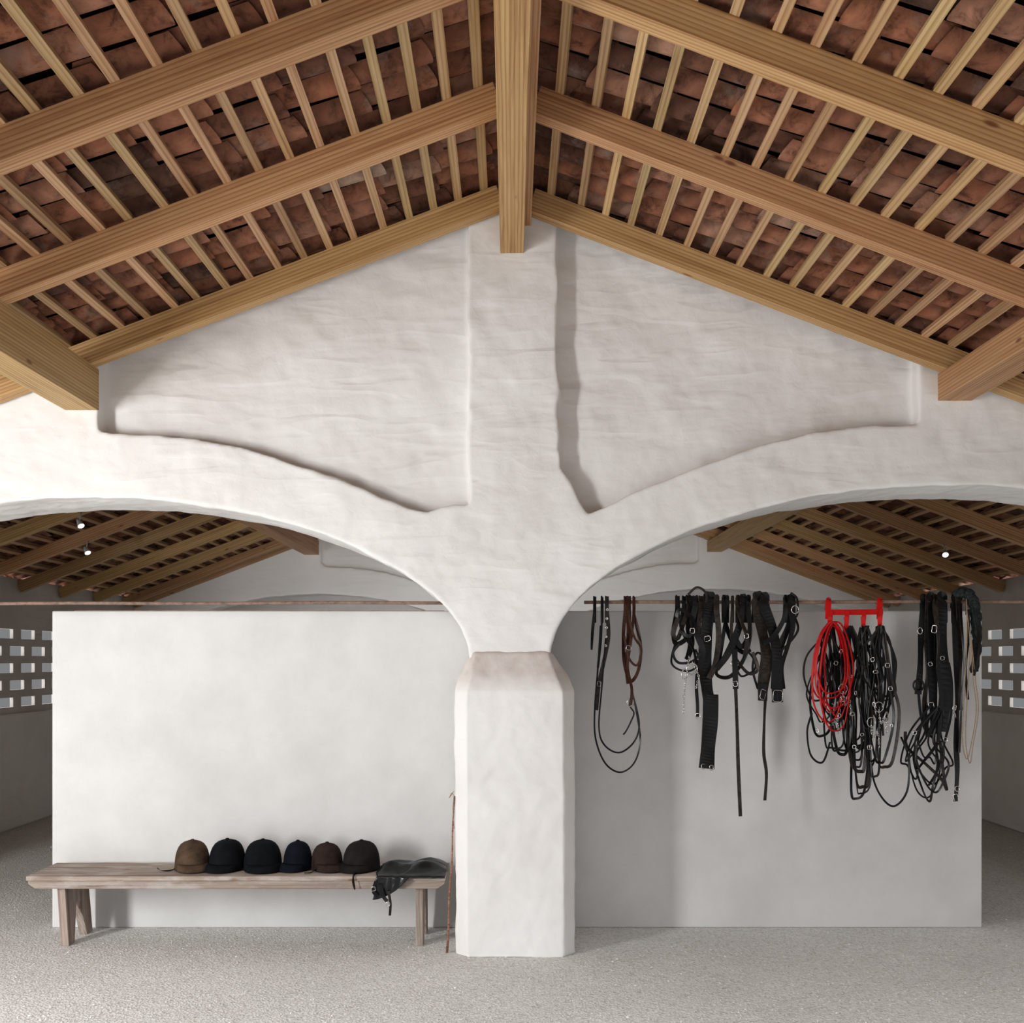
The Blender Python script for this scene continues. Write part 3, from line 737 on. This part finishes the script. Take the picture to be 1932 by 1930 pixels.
buckle(Q(1316, 1350, -0.04), 0.03, 0.026, e); buckle(Q(1326, 1446, -0.06), 0.022, 0.03, e); buckle(Q(1342, 1448, -0.06), 0.022, 0.03, e)
chain([Q(1300, 1240, -0.07), Q(1296, 1270, -0.07), Q(1291, 1310, -0.06), Q(1290, 1345, -0.05)], e)
chain([Q(1306, 1250, -0.07), Q(1318, 1275, -0.07), Q(1312, 1300, -0.06)], e, 0.009)
ring('bit_ring', Q(1306, 1262, -0.07), 0.032, 0.036, 0.004, e); ring('bit_ring', Q(1292, 1272, -0.07), 0.02, 0.03, 0.004, e)
buckle(Q(1306, 1190, -0.075), 0.03, 0.03, e); buckle(Q(1334, 1205, -0.048), 0.04, 0.03, e)

# 3
e = hang('harness', 1390, 'black harness straps crossing with one long tail', 'harness')
over([(1372, 1150), (1366, 1190), (1358, 1240), (1352, 1272), (1378, 1276), (1405, 1240), (1416, 1190), (1408, 1150)], 0.024, M_BLACK, e, tw=(0, 0.6))
over([(1382, 1145), (1380, 1200), (1388, 1240), (1412, 1270), (1430, 1262), (1420, 1230)], 0.020, M_DARK, e, dy=-0.05, tw=(0.2, 0.5))
over([(1402, 1145), (1392, 1190), (1372, 1235), (1352, 1262)], 0.046, M_BLACK, e, dy=-0.055, tw=(0.1, 0.4))
over([(1366, 1145), (1370, 1180), (1382, 1210), (1400, 1230), (1416, 1225)], 0.030, M_BLACK, e, dy=-0.03, tw=(0.3, 0.3))
over([(1412, 1145), (1414, 1190), (1400, 1220), (1385, 1200)], 0.030, M_BLACK, e, dy=-0.045, tw=(0.6, 0.2))
over([(1392, 1145), (1400, 1175), (1410, 1205), (1404, 1240)], 0.030, M_DARK, e, dy=-0.065, tw=(0.1, 0.7))
free([(1384, 1200), (1386, 1260), (1388, 1300), (1391, 1380), (1393, 1450), (1397, 1540)], 0.022, M_DARK, e, tw=(0.5, 0.1))
free([(1386, 1225), (1387, 1262), (1388, 1300)], 0.034, M_BLACK, e, dy=-0.05)
buckle(Q(1387, 1290, -0.055), 0.03, 0.03, e); ring('ring', Q(1386, 1252, -0.05), 0.022, 0.022, 0.0035, e)
buckle(Q(1408, 1200, -0.075), 0.028, 0.026, e)
free([(1396, 1215), (1420, 1240), (1424, 1262), (1400, 1276), (1390, 1262)], 0.012, M_BLACK, e)

# 4
e = hang('harness', 1455, 'black harness with wide straps, steel buckles and hanging tail', 'harness')
over([(1430, 1145), (1438, 1190), (1446, 1240), (1440, 1290), (1438, 1322)], 0.078, M_DARK, e, tw=(0.1, 0.5), t=0.008)
over([(1442, 1145), (1458, 1190), (1466, 1240), (1464, 1300)], 0.064, M_BLACK, e, dy=-0.05, t=0.008, tw=(0.3, 0.1))
over([(1490, 1145), (1496, 1180), (1486, 1220), (1474, 1260), (1478, 1300)], 0.034, M_BLACK, e, dy=-0.04, tw=(0, 0.6))
over([(1482, 1145), (1478, 1170), (1460, 1200), (1440, 1215)], 0.030, M_BLACK, e, dy=-0.06, tw=(0.4, 0.1))
over([(1494, 1145), (1488, 1180), (1474, 1215), (1466, 1250)], 0.044, M_BLACK, e, dy=-0.03, tw=(0.2, 0.4))
free([(1500, 1165), (1505, 1190), (1480, 1222), (1450, 1240), (1428, 1232), (1420, 1262), (1430, 1300)], 0.014, M_BLACK, e)
free([(1444, 1320), (1442, 1360), (1441, 1420), (1446, 1460), (1443, 1510)], 0.020, M_DARK, e, tw=(0.5, 0.2))
free([(1466, 1290), (1467, 1325)], 0.066, M_BLACK, e, dy=-0.06, t=0.008, name='strap_end')
free([(1440, 1290), (1439, 1322)], 0.054, M_BLACK, e, dy=-0.055, t=0.008, name='strap_end')
buckle(Q(1467, 1313, -0.07), 0.055, 0.07, e); buckle(Q(1439, 1310, -0.065), 0.045, 0.06, e)
ring('ring', Q(1500, 1150, -0.045), 0.022, 0.024, 0.004, e)
free([(1492, 1118), (1504, 1130), (1504, 1160), (1494, 1168)], 0.012, M_BLACK, e)

# 5 red rack
e = hang('hook_rack', 1610, 'bright red metal hook rack hooked over the rod', 'hook rack')
def rk(name, pts, w, t, tw=(0, 0)): return ribbon(name, pts, w, t, M_RED, e, tw, sub=5)
rk('bar', [Q(1560, 1155, -0.035), Q(1610, 1155, -0.035), Q(1666, 1154, -0.035)], 0.034, 0.004)
for x in (1563, 1660):
    rk('rod_hook', [Q(x-2, 1152, 0.026), Q(x-1, 1140, 0.026), Q(x, 1132, 0.0), Q(x, 1137, -0.026), Q(x-1, 1168, -0.040)], 0.034, 0.004)
for x in (1566, 1597, 1629, 1660):
    rk('hook', [Q(x+2, 1152, -0.040), Q(x, 1176, -0.045), Q(x-1, 1187, -0.07), Q(x, 1176, -0.10), Q(x-1, 1163, -0.11)], 0.026, 0.004)
# 6 red reins
e = hang('coiled_rein', 1572, 'bright red rubber reins coiled in long loops', 'reins'); e.location = Q(1572, 1175, -0.07)
for k in range(7):
    cx_ = 1572+random.uniform(-4, 4); top = 1170+random.uniform(0, 8); bot = (1345, 1352, 1320, 1362, 1335, 1378, 1310)[k]; rx = 32+random.uniform(-13, 4)
    pts = []
    sk = random.uniform(-8, 8)
    for a in range(14):
        aa = 2*math.pi*a/14
        hh = (top+bot)/2
        pts.append(Q(cx_+sk*(1-math.cos(aa))/2+rx*math.sin(aa)*(1-0.18*math.cos(aa))+random.uniform(-2.5, 2.5)*(1-math.cos(aa))/2, hh-(bot-top)/2*math.cos(aa)+random.uniform(-3, 3), -0.085-0.006*k+0.004*math.sin(a*2)))
    ribbon('loop', pts, 0.0095, 0.005, M_REDR, e, (0.1, 1.0), True, 5)
# 7 bridles
def bridle_bunch(px, ytop, ybot, spread, n, lab, dy=-0.10, grp='black bridles under the red rack', wmin=0.008, wmax=0.022, sd=1):
    random.seed(sd)
    e = empty('bridle', Q(px, ytop, dy), lab, 'bridle', grp)
    for k in range(n):
        xa = px+random.uniform(-7, 7); xb = px+random.uniform(-7, 7)
        bot = ytop+(ybot-ytop)*random.uniform(0.4, 1.0); c = px+random.uniform(-0.45, 0.45)*spread
        wL = random.uniform(0.2, 1)*spread*0.5; wR = random.uniform(0.2, 1)*spread*0.5
        j = lambda q=7: random.uniform(-q, q)
        pts = [(xa, ytop+random.uniform(0, 4)), (px-wL*0.6+j(5), ytop+(bot-ytop)*0.2+j()), (c-wL*0.75+j(), ytop+(bot-ytop)*0.4+j()), (c-wL+j(8), ytop+(bot-ytop)*0.7+j()), (c-wL*0.6+j(4), bot-10+j(4)), (c, bot), (c+wR*0.7+j(4), bot-12+j(5)), (c+wR+j(8), ytop+(bot-ytop)*0.66+j(12)), (c+wR*0.6+j(8), ytop+(bot-ytop)*0.35+j(12)), (xb, ytop+random.uniform(0, 4))]
        free(pts, random.uniform(wmin, wmax), random.choice((M_BLACK, M_BLACK, M_DARK)), e, dy+random.uniform(-0.02, 0.05), (random.uniform(0, 0.9), random.uniform(0, 1.2)))
    for k in range(3):
        xs = px+random.uniform(-0.3, 0.3)*spread
        free([(px+random.uniform(-6, 6), ytop+2), (xs, ytop+60), (xs+random.uniform(-6, 6), ytop+120), (xs+random.uniform(-10, 10), ytop+(ybot-ytop)*random.uniform(0.5, 0.8))], random.uniform(0.014, 0.024), M_BLACK, e, dy-0.01, (0.2, 0.9))
    for k in range(6):
        y = ytop+(ybot-ytop)*random.uniform(0.15, 0.7); x = px+random.uniform(-0.45, 0.45)*spread
        buckle(Q(x, y, dy-0.03), random.uniform(0.014, 0.026), random.uniform(0.016, 0.026), e)
    x = px+random.uniform(-0.3, 0.3)*spread; y = ytop+(ybot-ytop)*random.uniform(0.45, 0.6)
    ring('bit_ring', Q(x, y, dy-0.03), 0.026, 0.03, 0.003, e)
    ring('bit_ring', Q(x+14, y+18, dy-0.02), 0.026, 0.03, 0.003, e, yaw=0.8)
    chain([Q(x, y+6, dy-0.03), Q(x+4, y+30, dy-0.03), Q(x+12, y+20, dy-0.03), Q(x+15, y+48, dy-0.03)], e, 0.008)
    return e
bridle_bunch(1566, 1180, 1478, 62, 8, 'black leather bridle with steel bit behind red reins', -0.05, sd=3)
bridle_bunch(1599, 1180, 1440, 50, 9, 'black leather bridle with buckles on a red hook', -0.07, sd=5)
bridle_bunch(1630, 1180, 1512, 52, 10, 'black leather bridle with long reins on red hook', -0.085, sd=8)
e = bridle_bunch(1661, 1180, 1450, 58, 10, 'black leather bridle with steel buckles on end hook', -0.085, sd=11)
free([(1662, 1185), (1680, 1215), (1686, 1290), (1672, 1340), (1640, 1330), (1632, 1300)], 0.02, M_BLACK, e, -0.09, (0.4, 0.8))
e2 = e
free([(1640, 1400), (1648, 1470), (1668, 1510), (1690, 1520), (1712, 1490), (1714, 1430), (1700, 1390)], 0.012, M_BLACK, e2, -0.08, (0.2, 0.9))
free([(1532, 1345), (1523, 1380), (1530, 1425), (1552, 1438), (1566, 1400)], 0.012, M_BLACK, e2, -0.06, (0.2, 0.9))

# 8
e = hang('harness', 1760, 'black harness of wide straps with long reins looping below', 'harness')
over([(1742, 1150), (1738, 1200), (1736, 1260), (1732, 1310)], 0.042, M_BLACK, e, tw=(0.1, 0.3), t=0.006)
over([(1750, 1150), (1748, 1210), (1750, 1270), (1744, 1330), (1750, 1390)], 0.034, M_DARK, e, dy=-0.035, tw=(0.1, 0.6), t=0.006)
over([(1756, 1150), (1758, 1220), (1760, 1300), (1762, 1385)], 0.060, M_BLACK, e, dy=-0.045, tw=(0.1, 0.4), t=0.008)
over([(1776, 1150), (1778, 1220), (1784, 1300), (1776, 1380)], 0.072, M_BLACK, e, dy=-0.05, tw=(0.2, 0.2), t=0.008)
over([(1764, 1146), (1770, 1200), (1770, 1260)], 0.036, M_DARK, e, dy=-0.07, tw=(0.2, 0.6))
over([(1768, 1146), (1766, 1230), (1776, 1320), (1770, 1400)], 0.024, M_BLACK, e, dy=-0.065, tw=(0.6, 0.1))
free([(1732, 1285), (1736, 1340), (1745, 1375), (1760, 1392)], 0.016, M_BLACK, e)
ring('ring', Q(1733, 1293, -0.05), 0.032, 0.034, 0.006, e, M_BLACK); buckle(Q(1762, 1187, -0.085), 0.03, 0.045, e)
ring('snap_ring', Q(1736, 1190, -0.05), 0.014, 0.02, 0.003, e); buckle(Q(1756, 1330, -0.06), 0.03, 0.03, e)
random.seed(21)
for k, (a, b_, c_) in enumerate(((1716, 1505, 1775), (1722, 1480, 1792), (1700, 1470, 1742), (1728, 1512, 1768), (1712, 1450, 1760), (1735, 1495, 1788), (1720, 1430, 1785))):
    j = lambda: random.uniform(-7, 7)
    free([(1748+k*4, 1330+j()), (a+14+j(), 1385+j()), (a+j(), 1430+j()), (a+12, b_-22+j()), ((a+c_)/2+j(), b_), (c_-8, b_-26+j()), (c_+j(), 1440+j()), (1780-k*4+j(), 1395+j()), (1772+j(), 1340)], random.uniform(0.009, 0.015), M_BLACK, e, -0.04-0.01*k, (0.2, 1.0))
for k in range(4): buckle(Q(1722+random.uniform(0, 70), 1240+random.uniform(0, 200), -0.09), 0.022, 0.022, e)
free([(1708, 1380), (1712, 1410), (1745, 1440), (1776, 1470), (1786, 1490), (1780, 1460), (1774, 1400)], 0.018, M_DARK, e, -0.06, (0.1, 0.5))
free([(1790, 1250), (1796, 1290), (1794, 1350), (1782, 1400), (1770, 1450), (1752, 1482)], 0.014, M_BLACK, e)

# 9
e = hang('harness', 1806, 'long black lead strap with steel clip at the end', 'lead strap')
over([(1800, 1150), (1803, 1230), (1806, 1320), (1804, 1400), (1806, 1455), (1803, 1512)], 0.034, M_BLACK, e, tw=(0.1, 0.4), t=0.006)
over([(1812, 1150), (1818, 1240), (1814, 1330), (1810, 1420)], 0.022, M_BLACK, e, dy=-0.045, tw=(0.4, 0.9))
over([(1808, 1150), (1812, 1200), (1810, 1270), (1812, 1340)], 0.040, M_DARK, e, dy=-0.02, tw=(0.2, 0.4))
buckle(Q(1803, 1505, -0.045), 0.026, 0.045, e); ring('ring', Q(1806, 1488, -0.045), 0.014, 0.016, 0.003, e)
for yy in (1335, 1350): buckle(Q(1800, yy, -0.05), 0.018, 0.03, e)
e = hang('harness_collar', 1836, 'padded grey-black harness collar strap draped over the rod', 'harness')
pts = [Q(1806, 1190, 0.040), Q(1803, 1137, 0.036), Q(1808, 1120, 0.0), Q(1826, 1120, -0.015), Q(1838, 1142, -0.040), Q(1842, 1180, -0.045), Q(1843, 1220, -0.045), Q(1838, 1268, -0.045)]
pts = [p_-e.location+Vector((0.004*math.sin(i*2.1), 0.003*math.sin(i*1.3), 0)) for i, p_ in enumerate(catmull(pts, 6))]
tube('pad', pts, lambda t: 0.024+0.010*math.sin(math.pi*min(1, t*1.05))+0.002*math.sin(t*60), M_TEAL, e, 12)
free([(1838, 1150), (1846, 1185), (1846, 1230), (1838, 1275)], 0.016, M_BLACK, e, -0.085, (0.1, 0.3))
free([(1826, 1150), (1828, 1200), (1822, 1260), (1826, 1320)], 0.018, M_BLACK, e, -0.06, (0.3, 0.5))
e = hang('cord', 1828, 'loop of thin raffia cord hanging with the tack', 'cord')
for (a, b_, c_) in ((1816, 1432, 1842), (1822, 1440, 1846)):
    pts = catmull([Q(1822, 1160, 0.02), Q(1823, 1127, 0.0), Q(1824, 1150, -0.075), Q(a+8, 1220, -0.09), Q(a+2, 1330, -0.08), Q(a, 1400, -0.07), Q(a+8, b_, -0.07), Q(c_-10, 1405, -0.07), Q(c_, 1340, -0.075), Q(c_-6, 1280, -0.085), Q(1832, 1200, -0.095)], 8)
    tube('loop', [p_-e.location for p_ in pts], 0.0032, M_CORD, e, 6)

# ------------------------------------------------------------ light
w = bpy.data.worlds.new('World'); sc.world = w; w.use_nodes = True
nt = w.node_tree; bg = nt.nodes['Background']; bg.inputs[0].default_value = (0.97, 0.98, 1.0, 1)
tc = nt.nodes.new('ShaderNodeTexCoord'); sp = nt.nodes.new('ShaderNodeSeparateXYZ'); nt.links.new(tc.outputs['Generated'], sp.inputs[0])
mr = nt.nodes.new('ShaderNodeMapRange'); mr.inputs[1].default_value = 0.30; mr.inputs[2].default_value = 0.65; mr.inputs[3].default_value = 0.25; mr.inputs[4].default_value = 2.95
nt.links.new(sp.outputs['Z'], mr.inputs[0]); nt.links.new(mr.outputs[0], bg.inputs[1])
def area(name, loc, target, sx_, sy_, power, col, spread=180):
    l = bpy.data.lights.new(name, 'AREA'); l.shape = 'RECTANGLE'; l.size = sx_; l.size_y = sy_; l.energy = power; l.color = col
    l.spread = math.radians(spread)
    o = bpy.data.objects.new(name, l); COL.objects.link(o); o.location = loc
    o.rotation_euler = (Vector(target)-Vector(loc)).to_track_quat('-Z', 'Y').to_euler()
    return o
area('doorway_daylight', (-5.1, 1.6, 1.8), (-1.5, 6.2, 1.9), 0.55, 2.4, 275, (1.0, 1.0, 0.995))
area('rear_bay_fill', (0, 7.3, 1.2), (0, 14.0, 2.3), 5.0, 0.9, 34, (1.0, 0.99, 0.98), 70)  # fill lamp added out of sight behind the partition to brighten the far wall
area('outside_daylight', (-6.4, 11.2, 1.7), (0, 11.2, 1.7), 9.5, 2.4, 190, (1.0, 1.0, 1.0))
area('outside_daylight', (6.4, 11.2, 1.7), (0, 11.2, 1.7), 9.5, 2.4, 150, (1.0, 1.0, 1.0))

cam = bpy.data.cameras.new('camera'); co = bpy.data.objects.new('camera', cam); COL.objects.link(co)
co.location = (0, 0, CAMZ); co.rotation_euler = (math.radians(90), 0, 0)
cam.sensor_width = 36; cam.lens = 36*F/1932; cam.shift_y = (HY-965)/1932; cam.shift_x = (966-CX)/1932
sc.camera = co
sc.view_settings.view_transform = 'Standard'
sc.view_settings.gamma = 0.90
